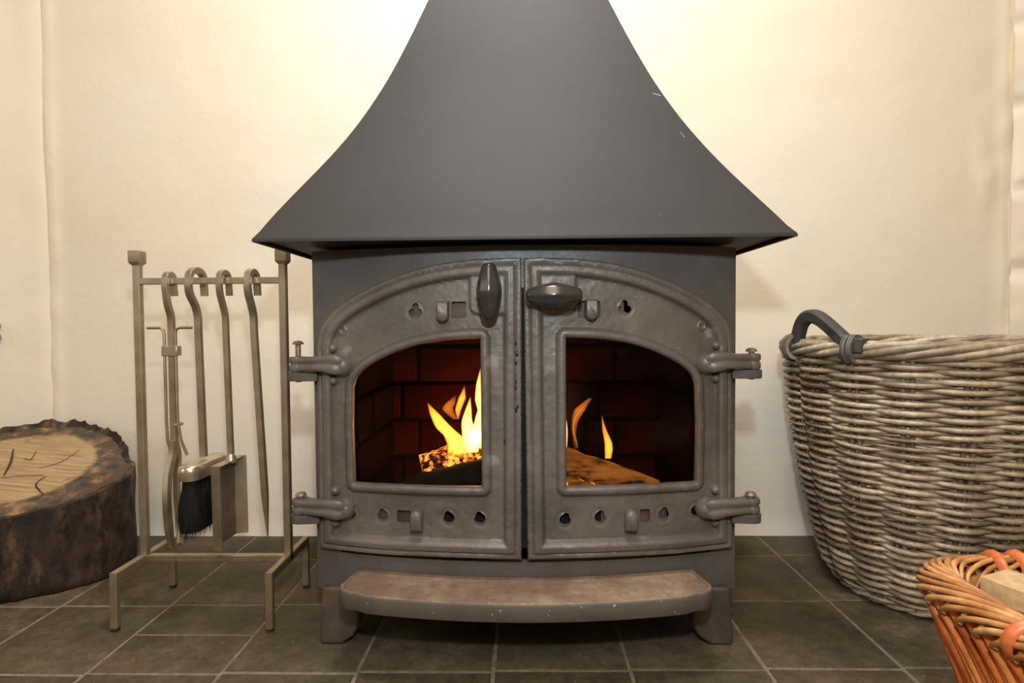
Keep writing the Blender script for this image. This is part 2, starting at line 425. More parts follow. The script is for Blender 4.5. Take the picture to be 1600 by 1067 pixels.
for cx in range(-7, 8):
    x0 = -.0465 + TX * cx; x1 = x0 + TX; s = .823 + .0185 * (x0 + x1) / 2
    ys = [s + TY * k for k in range(-4, 3)]
    if cx == -3: ys = [s + TY * k for k in range(-4, 1)] + [s + .105, s + TY, s + 2 * TY]
    ys.append(YW + .02)
    for a, b in zip(ys[:-1], ys[1:]): tile(x0, x1, a, b)

# ------------------------------------------------------------------ relief plates that follow the bowed front of the stove
def segdist(P, loop, closed=True):
    A = np.array(loop); B = np.roll(A, -1, 0)
    if not closed: A, B = A[:-1], B[:-1]
    best = np.full(len(P), 1e9)
    for a, b in zip(A, B):
        d = b - a; L = max((d * d).sum(), 1e-12)
        t = np.clip(((P - a) @ d) / L, 0, 1); q = P - (a + t[:, None] * d)
        best = np.minimum(best, (q * q).sum(1))
    return np.sqrt(best)
def inside(P, loop):
    A = np.array(loop); B = np.roll(A, -1, 0); r = np.zeros(len(P), bool)
    for (x0, y0), (x1, y1) in zip(A, B):
        c = (y0 > P[:, 1]) != (y1 > P[:, 1])
        with np.errstate(divide='ignore', invalid='ignore'):
            r ^= c & (P[:, 0] < (x1 - x0) * (P[:, 1] - y0) / (y1 - y0) + x0)
    return r
def sdf(P, loop): d = segdist(P, loop); return np.where(inside(P, loop), d, -d)   # positive inside
def resample(loop, step):
    out = []; n = len(loop)
    for i in range(n):
        a, b = np.array(loop[i]), np.array(loop[(i + 1) % n]); L = np.linalg.norm(b - a); k = max(1, int(round(L / step)))
        for j in range(k): out.append(tuple(a + (b - a) * j / k))
    return out
def sstep(x, a, b): t = np.clip((x - a) / (b - a), 0, 1); return t * t * (3 - 2 * t)
def relief(outer, holes, step, hfun, back, edge=.0015):
    """triangulated plate on the bow: front at offset hfun(P), back edge at offset `back`"""
    loops = [resample(outer, step * 1.3)] + [resample(h, min(step, .002)) for h in holes]
    A = np.array(loops[0]); lo, hi = A.min(0), A.max(0)
    gx, gz = np.meshgrid(np.arange(lo[0], hi[0], step), np.arange(lo[1], hi[1], step)); gx[1::2] += step / 2
    G = np.c_[gx.ravel(), gz.ravel()]
    ok = inside(G, loops[0]) & (segdist(G, loops[0]) > step * .55)
    for h in loops[1:]: ok &= ~inside(G, h) & (segdist(G, h) > step * .55)
    G = G[ok]
    pts = []; edges = []
    for L in loops:
        n = len(pts); pts += L; edges += [(n + i, n + (i + 1) % len(L)) for i in range(len(L))]
    nb = len(pts); pts += [tuple(g) for g in G]
    vs, es, fs, _, _, _ = delaunay_2d_cdt([Vector(p) for p in pts], edges, [], 0, 1e-7)
    P = np.array([tuple(v) for v in vs]); T = np.array([f for f in fs if len(f) == 3])
    c = P[T].mean(1); keep = inside(c, loops[0])
    for h in loops[1:]: keep &= ~inside(c, h)
    T = T[keep]; off = hfun(P)
    V = [(p[0], bow(p[0]) - o, p[1]) for p, o in zip(P, off)]; F = [tuple(t) for t in T]
    k = 0
    for L in loops:                                       # rims: closed back to offset `back`
        n = len(V)
        for i in range(len(L)): x, z = L[i]; V.append((x, bow(x) - back, z))
        for i in range(len(L)):
            j = (i + 1) % len(L); F.append((k + i, k + j, n + j, n + i))
        k += len(L)
    return V, F
def lobes(cx, cz, circles, n=28):
    out = []
    for t in [2 * PI * i / n for i in range(n)]:
        r = 0
        for a, d, q in circles:
            f = q * q - (d * math.sin(t - a)) ** 2
            if f > 0: r = max(r, d * math.cos(t - a) + math.sqrt(f))
        out.append((cx + r * math.cos(t), cz + r * math.sin(t)))
    return out
def trefoil(cx, cz, k=1.0): return lobes(cx, cz, [(PI / 2, .0062 * k, .0052 * k), (PI * 7 / 6, .0055 * k, .0056 * k), (PI * 11 / 6, .0055 * k, .0056 * k), (0, 0, .006 * k)])
def keyhole(cx, cz, s): return lobes(cx, cz, [(0, 0, .0078), (PI / 2 + .35 * s, .0050, .0052), (PI + .5 if s > 0 else -.5, .0035, .0058)])
def rrect(x0, x1, z0, z1, r=.003, n=4):
    out = []
    for cx, cz, a0 in ((x1 - r, z1 - r, 0), (x0 + r, z1 - r, PI / 2), (x0 + r, z0 + r, PI), (x1 - r, z0 + r, 1.5 * PI)):
        out += [(cx + r * math.cos(a0 + PI / 2 * i / n), cz + r * math.sin(a0 + PI / 2 * i / n)) for i in range(n + 1)]
    return out
def arc2(pts, n=6): return [(p.x, p.y) for p in spline([(a, b, 0) for a, b in pts], n)]

# ------------------------------------------------------------------ the stove
stove = empty('wood_stove', (0, 1.05, 0), 'brown-black cast iron wood-burning stove with two arched glass doors under a flared hood', 'stove')
HWB = .333; ZT, ZBOT = .621, .083
left_out_px = [(815, 402.5), (755, 404), (705, 409), (655, 419), (605, 436), (555, 461), (525, 482), (507, 502), (498, 520), (494, 542)]
arc = arc2([on_bow(*p) for p in left_out_px], 5)
bot = arc2([on_bow(*p) for p in ((499, 856), (580, 865.5), (655, 870), (730, 873), (815, 875.5))], 3)
LDOOR = [(x, z) for x, z in arc] + bot                      # left door outline (top right, anticlockwise)
win_px = [(750, 528.5), (697, 531.5), (645, 541), (606, 555.5), (574, 573), (558, 588), (551.5, 604)]
LWIN = arc2([on_bow(*p) for p in win_px], 5) + [on_bow(*p) for p in ((550.5, 667), (553.5, 755), (752.5, 762))]
def mir(L): return [(-x, z) for x, z in L][::-1]

# --- body shell: sides, back, top, base and a bowed front with the fire opening
op = [(-.29, .19), (.29, .19), (.29, .44)] + [(.29 * math.cos(a), .44 + .118 * math.sin(a)) for a in [PI * i / 16 for i in range(1, 16)]] + [(-.29, .44)]
op[0] = (-.29, .145); op[1] = (.29, .145)
rect = [(-HWB, ZBOT), (HWB, ZBOT), (HWB, ZT), (-HWB, ZT)]
V, F = relief(rect, [op], .012, lambda P: np.zeros(len(P)), -.012)
mb = MB(); mb.add(V, F)
YE = bow(HWB) + .001; YBK = 1.31
for s in (-1, 1): mb.box((min(s * HWB, s * (HWB - .008)), YE, ZBOT), (max(s * HWB, s * (HWB - .008)), YBK, ZT))
mb.box((-HWB, YBK - .008, ZBOT), (HWB, YBK, ZT))
bwl = [(x, bow(x) + .008) for x in np.linspace(-HWB + .002, HWB - .002, 15)] + [(HWB - .002, YBK - .002), (-HWB + .002, YBK - .002)]
for za, zb in ((ZT - .012, ZT - .002), (ZBOT + .002, ZBOT + .012)): mb.rings([[(x, y, za) for x, y in bwl], [(x, y, zb) for x, y in bwl]])
mb.build('body', M['iron_body'], stove, smooth=35)

# --- feet
foot_px = [(503, 918), (540, 918), (543, 940), (562, 962), (560, 978), (551, 995), (535, 1006), (520, 1009), (504, 1008), (499, 1000), (501, 965)]
FP = [(lambda p: (p.x, max(p.z, 0.0)))(at_y(a, b, .889)) for a, b in foot_px]
for sx in (1, -1):
    for y0 in (.889, 1.22):
        mb = MB(); P = [(sx * x, z) for x, z in FP]
        mb.rings([[(x, y0, z) for x, z in P], [(x, y0 + .055, z) for x, z in P]])
        mb.build('foot', M['iron_foot'], stove, bevel=.005, seg=3)

# --- ash lip
def offset_loop(L, d):
    n = len(L); out = []
    for i in range(n):
        a, b, c = (Vector(L[(i + k) % n]) for k in (-1, 0, 1))
        e1, e2 = (b - a).normalized(), (c - b).normalized(); nn = Vector((-(e1.y + e2.y), e1.x + e2.x))
        nn = nn.normalized() if nn.length > 1e-6 else Vector((-e1.y, e1.x))
        out.append(tuple(b + nn * d / max(.4, nn.dot(Vector((-e1.y, e1.x))))))
    return out
LW = .272; rr = .030
def lipf(x): return .770 + x * x / (2 * RB)
L = [(-LW + rr * (1 - math.cos(a)), lipf(LW) + rr * .9 - rr * .95 * math.sin(a)) for a in [PI / 2 * i / 6 for i in range(7)]]
L += [(x, lipf(x)) for x in np.linspace(-LW + rr * 1.6, LW - rr * 1.6, 23)]
L += [(-x, y) for x, y in L[:7][::-1]]
L += [(LW - .012, bow(LW) - .004)] + [(x, bow(x) - .0005) for x in np.linspace(LW - .03, -LW + .03, 15)] + [(-LW + .012, bow(LW) - .004)]
mb = MB(); R = []
for ins, z in ((.006, .096), (.001, .098), (0, .101), (0, .1195), (.0012, .1225), (.003, .1235), (.006, .1235), (.0085, .1218), (.012, .1212)):
    R.append([(x, y, z) for x, y in offset_loop(L, ins)])
mb.rings(R); mb.build('ash_lip', M['iron_lip'], stove, smooth=40)

# --- doors
D0 = .013
def hinge_arm(door, s, z, par):
    mb = MB()
    xs = [-.352, -.335, -.318, -.302, -.286, -.272]
    prof = [(.0115, -.008), (.0115, .008), (.009, .0105), (.0035, .0105), (.0012, .0085), (-.0012, .0085), (-.0035, .0105), (-.009, .0105), (-.0115, .008), (-.0115, -.008), (-.009, -.0105), (-.0035, -.0105), (-.0012, -.0085), (.0012, -.0085), (.0035, -.0105), (.009, -.0105)]
    pts = [(s * x, y, z + dz) for x, y, dz in zip(xs, [.893, .888, .881, .876, .875, .878], [0, 0, .001, .002, 0, -.003])]
    mb.sweep(spline(pts, 4), prof, scale=[(a, b) for a, b in zip(np.interp(np.arange(21), [0, 8, 12, 16, 20], [1, 1, 1.15, 1.3, .9]), np.interp(np.arange(21), [0, 8, 12, 16, 20], [1.05, 1, .95, .9, .45]))], up=(0, 0, 1))
    mb.lathe([(.0001, z - .0118), (.0125, z - .0115), (.0135, z - .009), (.0135, z - .003), (.0118, z - .001), (.0118, z + .001), (.0135, z + .003), (.0135, z + .009), (.0125, z + .0115), (.0001, z + .0118)], 18, (s * -.352, .894, 0))
    mb.lathe([(.0001, -.010), (.008, -.009), (.013, -.003), (.0155, .006)], 14, (s * -.279, .879, z - .002), 'Y', (1.05, 1.15))
    for dz in (.025, -.026):
        mb.lathe([(.0001, -.0065), (.004, -.0055), (.007, -.002), (.008, .004)], 10, (s * -.296, .889, z + dz), 'Y')
    mb.build('hinge_arm', M['iron'], door, smooth=50)
def knob(door, x, z, horiz, s):
    c = (x, bow(x) - .043, z); mb = MB(); h = .040
    prof = [(.0005, -h), (.006, -h * .99), (.0095, -h * .93), (.0115, -h * .82), (.0165, -h * .35), (.0185, -.003), (.0185, .003), (.0165, h * .35), (.0115, h * .82), (.0095, h * .93), (.006, h * .99), (.0005, h)]
    mb.lathe(prof, 8, c, 'X' if horiz else 'Z')
    o = mb.build('door_handle', M['knob'], door, smooth=28, bevel=.0016, seg=2)
    st = MB(); st.lathe([(.0135, bow(x) - .010), (.0125, bow(x) - .016), (.008, bow(x) - .022), (.0075, bow(x) - .043)], 12, (x, 0, z - (.004 if horiz else .006)), 'Y')
    st.build('handle_stem', M['iron'], door)
def slider(door, x, z, up, flat=False):
    mb = MB(); w, h = .0092, .0155; P = []
    if up: P = [(-w, -h), (w, -h)] + [(w * math.cos(a), h - w + w * math.sin(a)) for a in [PI * i / 8 for i in range(9)]]
    else: P = [(w, h), (-w, h)] + [(w * math.cos(a), -h + w + w * math.sin(a)) for a in [PI + PI * i / 8 for i in range(9)]]
    y = bow(x) - .008
    R = [[(x + px * k, y - d, z + pz * k) for px, pz in P] for d, k in ((-.006, 1), (.009, 1), (.0125, .93), (.0145, .75))]
    mb.rings(R); mb.build('air_slider', M['iron'], door, smooth=45)

def make_door(s, knob_px, horiz, key_px, tab_px, slot_px, vents_px, vtab_px, vslot_px):
    out = LDOOR if s > 0 else mir(LDOOR); win = LWIN if s > 0 else mir(LWIN)
    kx, kz = on_bow(*knob_px, .03)
    key = on_bow(*key_px); tab = on_bow(*tab_px); vt = on_bow(*vtab_px)
    def box_px(b): a, c = on_bow(b[0], b[1]), on_bow(b[2], b[3]); return rrect(a[0], c[0], c[1], a[1])
    slot = box_px(slot_px); vslot = box_px(vslot_px)
    vents = [on_bow(*p) for p in vents_px]
    holes = [win, trefoil(*key), slot, vslot] + [keyhole(x, z, s) for x, z in vents]
    px_ = sorted((s * (-.0775), s * .02)); zpad = on_bow(787, 490)[1]
    def h(P):
        d = sdf(P, out)
        dr = np.minimum(d, 1)                                   # distance in from the outline
        pad = rrect(px_[0], px_[1], zpad, .7, .012)
        rec = np.minimum(d - .0245, -sdf(P, pad))               # recessed field
        w = segdist(P, win)
        o = D0 + 0 * d
        o -= .0016 * np.exp(-((d - .0085) / .0013) ** 2)          # groove inside the edge
        roll = np.clip(1 - ((d - .0168) / .0078) ** 2, 0, 1) ** .6
        o += .0048 * roll
        o -= .0022 * np.exp(-((d - .0150) / .0010) ** 2) * .45
        o -= .0075 * sstep(rec, -.001, .0028)
        o += .0040 * (1 - sstep(d, .012, .03)) * 0
        fr = np.clip(1 - ((w - .0062) / .0085) ** 2, 0, 1) ** .55   # window moulding
        o = np.maximum(o, D0 - .0075 + .0085 * fr)
        o = np.where(w < .0011, o - .0022, o)
        edge = sstep(-d, -.0022, 0); o -= .0028 * edge ** 2
        for (x, z) in vents:                                    # worn collar round each vent
            r = np.hypot(P[:, 0] - x, P[:, 1] - z); o -= .0014 * np.exp(-((r - .0115) / .0025) ** 2)
        r = np.hypot(P[:, 0] - key[0], P[:, 1] - key[1]); o -= .0010 * np.exp(-((r - .0125) / .002) ** 2)
        for c in ((1099, 509), (533, 516)):
            q = on_bow(*c); r = np.hypot(P[:, 0] - q[0], P[:, 1] - q[1])
            o += .0022 * np.exp(-((r - .0055) / .0018) ** 2)
        n = np.array([vnoise(x, z, 70, 3) + .6 * vnoise(x, z, 160, 8) for x, z in P])
        return o + .00085 * n
    V, F = relief(out, holes, .0021, h, .0015)
    mb = MB(); mb.add(V, F); door = mb.build('door', M['iron'], stove, smooth=50)
    # glass
    gl = offset_loop(win, -.006); g = MB()
    if (np.array(gl).max(0) - np.array(gl).min(0) < np.array(win).max(0) - np.array(win).min(0)).any(): gl = offset_loop(win, .006)
    V, F = relief(gl, [], .02, lambda P: np.full(len(P), .0020), -.0015); g.add(V, F)
    n0 = len(g.v); V2, F2 = relief(gl, [], .02, lambda P: np.full(len(P), -.0015), -.0015)
    g.add(V2, [f for f in F2 if len(f) == 3])
    me = g
    me.build('glass_pane', M['glass'], door, smooth=30)
    knob(door, kx, kz, horiz, s); slider(door, *tab, False); slider(door, *vt, True)
    # plates behind the slots and vents, partly closing them
    def plate(x0, x1, z0, z1):
        V, F = relief([(x0, z0), (x1, z0), (x1, z1), (x0, z1)], [], .008, lambda P: np.full(len(P), -.0025), -.0045)
        bp = MB(); bp.add(V, F); bp.build('air_plate', M['iron_foot'], door, smooth=30)
    if s > 0: plate(key[0] - .02, tab[0] + .046, tab[1] - .014, tab[1] + .018)
    else: plate(tab[0] - .024, key[0] + .0005, tab[1] - .014, tab[1] + .018)
    xs = sorted(x for x, z in vents)
    if s > 0: plate(xs[0] + .001, vt[0] + .006, vt[1] - .012, vt[1] + .016)
    else: plate(xs[1] + .003, xs[2] + .007, vt[1] - .012, vt[1] + .016)
    for z in (.444, .2205): hinge_arm(door, s, z, None)
    rv = MB()
    for q in ((795, 783), (877, 508), (530, 548)):
        pass
    return door
make_door(1, (765, 456), False, (648, 485), (692, 487), (704, 471, 728, 497), [(547, 804), (597, 807), (701, 811), (750, 812)], (651, 812), (619, 799, 641, 820))
make_door(-1, (865, 462), True, (977, 480), (924, 484), (903, 470, 939, 497), [(883, 814), (938, 810), (1038, 805), (1089, 800)], (986, 812), (1001, 798, 1017, 818))
mb = MB(); mb.box((-.022, YB + .0045, .165), (.022, YB + .010, .594)); mb.build('gap_shade_strip', M['gapshade'], stove, smooth=0)  # added strip, blackened to give the shade in the gap between the doors
V, F = relief([(-.30, .172), (.30, .172), (.30, .226), (-.30, .226)], [], .03, lambda P: np.full(len(P), -.0125), -.016)
mb = MB(); mb.add(V, F); mb.build('vent_shade_sheet', M['gapshade'], stove, smooth=30)  # added black sheet, makes the vents look dark instead of showing firelight
# hinge lugs and pins
for s in (1, -1):
    for z, up in ((.444, .019), (.2205, .004)):
        mb = MB(); zz = z - .0195
        P = [(-.320, .884), (-.320, .925), (-.334, .925)] + [(-.3525 + .0155 * math.cos(a), .896 + .0155 * math.sin(a)) for a in [PI * .5 + PI * i / 10 for i in range(11)]]
        P = [(s * x, y) for x, y in P]
        mb.rings([[(x, y, zz - .0068) for x, y in P], [(x, y, zz + .0068) for x, y in P]])
        mb.build('hinge_lug', M['iron_body'], stove, bevel=.0012)
        u = up if s > 0 else .003
        mb = MB(); zt = z + .0118
        mb.lathe([(.0042, zt - .04), (.0042, zt - .036), (.0042, zt + u), (.0085, zt + u), (.0088, zt + u + .0012), (.0065, zt + u + .0045), (.002, zt + u + .006), (.0002, zt + u + .0062)], 14, (s * -.352, .894, 0))
        mb.build('hinge_pin', M['rustpin'], stove)

mb = MB()                                                      # runs of tar on the left door's inner edge
for px, py, r in ((806, 536, .0022), (808, 553, .0030), (800, 562, .0020), (806, 567, .0024), (805, 606, .0026), (803, 622, .0032), (809, 636, .0020), (806, 641, .0026), (789, 690, .0024), (806, 596, .0018)):
    x, z = on_bow(px, py, .0135); mb.lathe([(.0001, -.0022), (r * .6, -.0018), (r, 0), (r * .9, .002)], 9, (x, bow(x) - .0128, z), 'Y', (.8, 1.5))
tag(mb.build('tar_drips', M['tar'], stove), kind='stuff')
# --- fire bricks of the firebox
FB = 1.215
mb = MB(); mb.box((-.285, FB, .1), (.285, FB + .03, .60)); mb.box((-.315, .93, .1), (-.285, FB + .03, .60)); mb.box((.285, .93, .1), (.315, FB + .03, .60))
mb.box((-.285, .92, .1), (.285, FB, .165)); mb.box((-.285, .95, .575), (.285, FB, .585))
mb.build('firebox_lining', M['mortar'], stove, smooth=0)
def brick(lo, hi, mat='brick'):
    c = [(a + b) / 2 for a, b in zip(lo, hi)]; hx = [(b - a) / 2 for a, b in zip(lo, hi)]
    m = MB(); m.box([-h + RNG.uniform(-.001, .001) for h in hx], [h + RNG.uniform(-.001, .001) for h in hx])
    m.build('fire_brick', M[mat], stove, smooth=0, bevel=.003, seg=1, loc=Vector(c) - stove.location)
zc = .382 - 3 * .078; k = 0
while zc < .56:
    z0, z1 = max(zc + .004, .166), min(zc + .074, .574)
    x = -.285 - (.141 if k % 2 else .176)
    while x < .28:
        a, b = max(x, -.284), min(x + .206, .284)
        if b - a > .02: brick((a + .004, FB - .014 - RNG.uniform(0, .003), z0), (b - .004, FB + .005, z1))
        x += .206
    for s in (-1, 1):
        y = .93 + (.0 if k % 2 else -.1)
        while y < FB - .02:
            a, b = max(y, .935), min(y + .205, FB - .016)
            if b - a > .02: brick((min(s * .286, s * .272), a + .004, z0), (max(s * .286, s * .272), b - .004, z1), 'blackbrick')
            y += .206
    zc += .078; k += 1

# --- hood: flared on the front and the sides, straight at the back
sil_l = [(533, 0), (500, 70), (470, 130), (430, 205), (395, 260), (350, 325), (300, 385), (250, 438), (200, 487), (150, 540), (100, 595), (66, 630)]
sil_r = [(1009, 0), (1040, 60), (1080, 132), (1112, 187), (1150, 245), (1195, 307), (1245, 366), (1300, 425), (1360, 483), (1420, 536), (1470, 580), (1506, 611)]
HW0 = .378
def sil(P, sg):
    out = []
    for u, v in P:
        px, py = 350 + u / 1.684, v / 1.684; y = .9
        for _ in range(60):
            p = at_y(px, py, y); d = HW0 - sg * p.x; y = .5 * y + .5 * (.800 + d)
        out.append((p.z, sg * p.x))
    return sorted(out)
SLf, SRt = sil(sil_l, -1), sil(sil_r, 1); ZH = .6215
def hx(z, T):
    zs_ = [p[0] for p in T]; xs_ = [p[1] for p in T]
    if z > zs_[-1]:
        k = (xs_[-1] - xs_[-4]) / (zs_[-1] - zs_[-4]); e = min(z, 1.5) - zs_[-1]; return xs_[-1] + k * (e - .55 * e * e)
    return interp(z, zs_, xs_)
zl = [ZH, ZH + .004] + list(np.linspace(ZH + .016, 1.5, 56)) + [2.3]
hl_ = np.array([HW0 if z < ZH + .01 else hx(z, SLf) for z in zl]); hr_ = np.array([HW0 if z < ZH + .01 else hx(z, SRt) for z in zl])
for A in (hl_, hr_):
    for _ in range(3): A[2:-1] = .25 * A[1:-2] + .5 * A[2:-1] + .25 * A[3:]
hp = [(z, HW0 - (a + b) / 2) for z, a, b in zip(zl, hl_, hr_)]
YHB = YW - .004
mb = MB(); R = []
for (z, d), a, b in zip(hp, hl_, hr_): R.append([(-a, .800 + d, z), (b, .800 + d, z), (b, YHB, z), (-a, YHB, z)])
mb.rings(R, caps=False)
t = .004                                                       # turned-in bottom edge and recessed underside
inn = lambda z: [(-.378 + t, .8 + t, z), (.378 - t, .8 + t, z), (.378 - t, YHB - t, z), (-.378 + t, YHB - t, z)]
mb.rings([R[0], inn(ZH), inn(ZH + .006)], caps=False)
n = len(mb.v); mb.add(inn(ZH + .006), [(0, 1, 2, 3)])
hood = mb.build('hood', M['hood'], stove, smooth=25, bevel=.0018, seg=2)
# little chips of bare metal on the hood's right flare
def hood_y(z): return .800 + interp(z, [h[0] for h in hp], [h[1] for h in hp])
for a, b, w in (((1020, 146), (1033, 150), .0010), ((1063, 206), (1070, 215), .0010)):
    y = .95
    for _ in range(20):
        p = at_y(*a, y); y = hood_y(p.z)
    p0 = p.copy(); y0 = y
    for _ in range(20):
        p = at_y(*b, y); y = hood_y(p.z)
    mb = MB(); mb.bar((p0.x, y0 - .0002, p0.z), (p.x, y - .0002, p.z), w, .0012); mb.build('paint_chip', M['pewter'], hood)

# ------------------------------------------------------------------ the fire
def log_mesh(p0, p1, r, n=12, seed=0, m=14, taper=.9):
    P0, P1 = Vector(p0), Vector(p1); pts = [P0.lerp(P1, i / (m - 1)) for i in range(m)]; T = (P1 - P0).normalized()
    u = Vector((0, 0, 1)); u = (u - T * u.dot(T)).normalized(); b = T.cross(u); R = []
    for i, p in enumerate(pts):
        f = i / (m - 1); k = r * (1 + (taper - 1) * f)
        R.append([p + (u * math.cos(a) + b * math.sin(a)) * k * (1 + .16 * vnoise(a * 1.2 + seed, f * 6, 1.3, seed) + .10 * vnoise(a * 3, f * 14, 1.4, seed + 3)) for a in [2 * PI * j / n for j in range(n)]])
    mb = MB(); mb.rings(R); return mb
def fire_log(name, p0, p1, r, mat, label, seed, taper=.9):
    c = (Vector(p0) + Vector(p1)) / 2
    mb = log_mesh(Vector(p0) - c, Vector(p1) - c, r, 14, seed, 14, taper); o = mb.build(name, M[mat], None, smooth=50, loc=c)
    return tag(o, label, 'log', 'logs in the stove')
fire_log('firewood_log', (.020, 1.020, .268), (.232, 1.015, .205), .036, 'firelit_wood', 'burning orange-brown log sloping down to the right behind the right glass door', 2, .62)
fire_log('firewood_log', (-.200, 1.00, .203), (.01, .985, .264), .034, 'charred', 'charred black log sloping up to the right at the front behind the left glass door', 5)
fire_log('firewood_log', (-.190, 1.082, .216), (.02, 1.135, .262), .040, 'emberlog', 'glowing bark-covered log beneath the tallest flames behind the left glass door', 8, 1.6)
def ember_bed():
    mb = MB(); n = 26; m = 12; vs = []; fs = []
    for j in range(m + 1):
        for i in range(n + 1):
            x = -.262 + .524 * i / n; y = .945 + .25 * j / m
            vs.append((x, y, .170 + .022 * (vnoise(x, y, 40) + .5) * math.exp(-(x / .22) ** 2)))
    for j in range(m):
        for i in range(n): a = j * (n + 1) + i; fs.append((a, a + 1, a + n + 2, a + n + 1))
    mb.add(vs, fs); return tag(mb.build('ember_bed', M['ember'], smooth=30), 'bed of dark ash and embers on the stove floor under the burning logs', 'embers', kind='stuff')
ember_bed()
# leaning charred block seen at the left of the right-hand window
mb = MB(); pts = [at_y(905, 588, 1.15), at_y(868, 690, 1.12)]
fire_log('firewood_log', at_y(880, 760, 1.14), at_y(906, 600, 1.15), .030, 'charred', 'short charred block standing upright behind the flames behind the right glass door', 11)

fire = empty('fire', (0, 1.06, .21), 'yellow and orange flames rising from the logs behind both stove doors', 'fire')
def flame(path, y, wid, mat, flat=.6, leany=0.):
    P = [at_y(a, b, y) for a, b in path]
    for i, p in enumerate(P): p.y += leany * i
    c = spline(P, 6); m = len(c); ws = [interp(i / (m - 1), np.linspace(0, 1, len(wid)), wid) * y / FPX for i in range(m)]
    mb = MB(); R = []
    for p, w in zip(c, ws): R.append([(p.x + w * math.cos(a), p.y + flat * w * math.sin(a), p.z) for a in [2 * PI * j / 12 for j in range(12)]])
    mb.rings(R); return mb.build('flame', M[mat], fire, smooth=60)
# behind the left door (pixel widths are half-widths at each step from root to tip)
flame([(722, 716), (716, 690), (694, 668), (680, 648), (668, 629)], 1.065, [8, 14, 13, 8, .4], 'flame')
flame([(700, 718), (708, 700), (700, 680), (690, 664)], 1.07, [5, 9, 7, .6], 'flame')
flame([(738, 706), (736, 685), (730, 660), (732, 640), (735, 620)], 1.06, [10, 14, 9, 5, .4], 'flame_hot')
flame([(748, 702), (748, 684), (752, 668), (752, 650), (750, 634)], 1.075, [12, 16, 14, 9, 2], 'flame_hot')
flame([(716, 655), (716, 640), (722, 622), (726, 603)], 1.10, [1, 5, 6, .4], 'flame')
flame([(757, 650), (752, 625), (750, 600), (751, 575)], 1.08, [8, 10, 6, .4], 'flame_hot')
flame([(705, 730), (704, 722), (703, 712)], 1.03, [3, 5, .5], 'flame')
flame([(712, 655), (700, 640), (704, 630), (712, 618)], 1.12, [4, 9, 8, 1], 'flame_dim')
flame([(790, 720), (790, 680), (795, 640), (790, 600)], 1.07, [16, 22, 14, 1], 'flame_hot')
# behind the right door
flame([(880, 735), (881, 700), (881, 670), (877, 635), (874, 610)], 1.03, [2, 5, 6, 5, .4], 'flame_hot')
flame([(883, 768), (885, 755), (881, 735), (879, 722)], .995, [2, 3, 2.5, .3], 'flame')
flame([(950, 716), (951, 702), (950, 690), (944, 670), (940, 648)], 1.02, [5, 6.5, 6, 3.2, .3], 'flame')
flame([(899, 702), (897, 680), (898, 660), (906, 640), (922, 622)], 1.10, [1, 3, 5, 9, 3], 'flame_dim')
flame([(902, 700), (900, 688), (896, 674), (898, 655), (908, 640)], 1.095, [.8, 1.2, 1.1, 1.1, .4], 'flame')
flame([(929, 757), (924, 752), (920, 746)], .99, [2.0, 2.5, .4], 'flame')
flame([(912, 752), (903, 746), (893, 742)], .99, [1.6, 2.2, .4], 'flame')
lamp('POINT', 'fire_light', (-.015, 1.06, .33), 0.045, (1.0, .16, .03), shadow_soft_size=.035)

# ------------------------------------------------------------------ companion set
PX0, PX1, PY = -.680, -.421, 1.008; BZ = .0885; CZ = .584
st = empty('fireside_tool_stand', ((PX0 + PX1) / 2, PY, 0), 'brushed bronze-coloured steel tool stand with square posts between the log round and the stove', 'tool stand')
def up_bar(name, p0, p1, w, mat='steel', par=st): mb = MB(); mb.bar(p0, p1, w, up=(0, 1, 0) if abs(p1[2] - p0[2]) > .05 else (0, 0, 1)); return mb.build(name, M[mat], par, smooth=30)
for x in (PX0, PX1):
    up_bar('post', (x, PY, BZ), (x, PY, .613), .0122)
    mb = MB(); R = []
    for k, z in ((.0055, .611), (.0098, .6165), (.0102, .618), (.0102, .6365), (.0092, .638)): R.append([(x + a * k, PY + b * k, z) for a, b in ((-1, -1), (1, -1), (1, 1), (-1, 1))])
    mb.rings(R); mb.build('finial', M['steel'], st, smooth=30, bevel=.0006, seg=1)
    mb = MB(); yf, yb = PY - .079, PY + .079
    mb.sweep([(x, yf, .006), (x, yf, BZ + .002), (x, yb, BZ + .002), (x, yb, .006)], sq(.0122), up=(1, 0, 0), scale=[(1, 1), (1, 1.414), (1, 1.414), (1, 1)])
    mb.build('foot_bar', M['steel'], st, smooth=30)
    for y in (yf, yb):
        mb = MB(); mb.lathe([(.006, 0), (.0066, .002), (.0062, .008)], 10, (x, y, 0)); mb.build('rubber_cap', M['rubber'], st)
up_bar('cross_bar', (PX0, PY, CZ), (PX1, PY, CZ), .0112); up_bar('cross_bar', (PX0, PY, BZ + .002), (PX1, PY, BZ + .002), .0122)

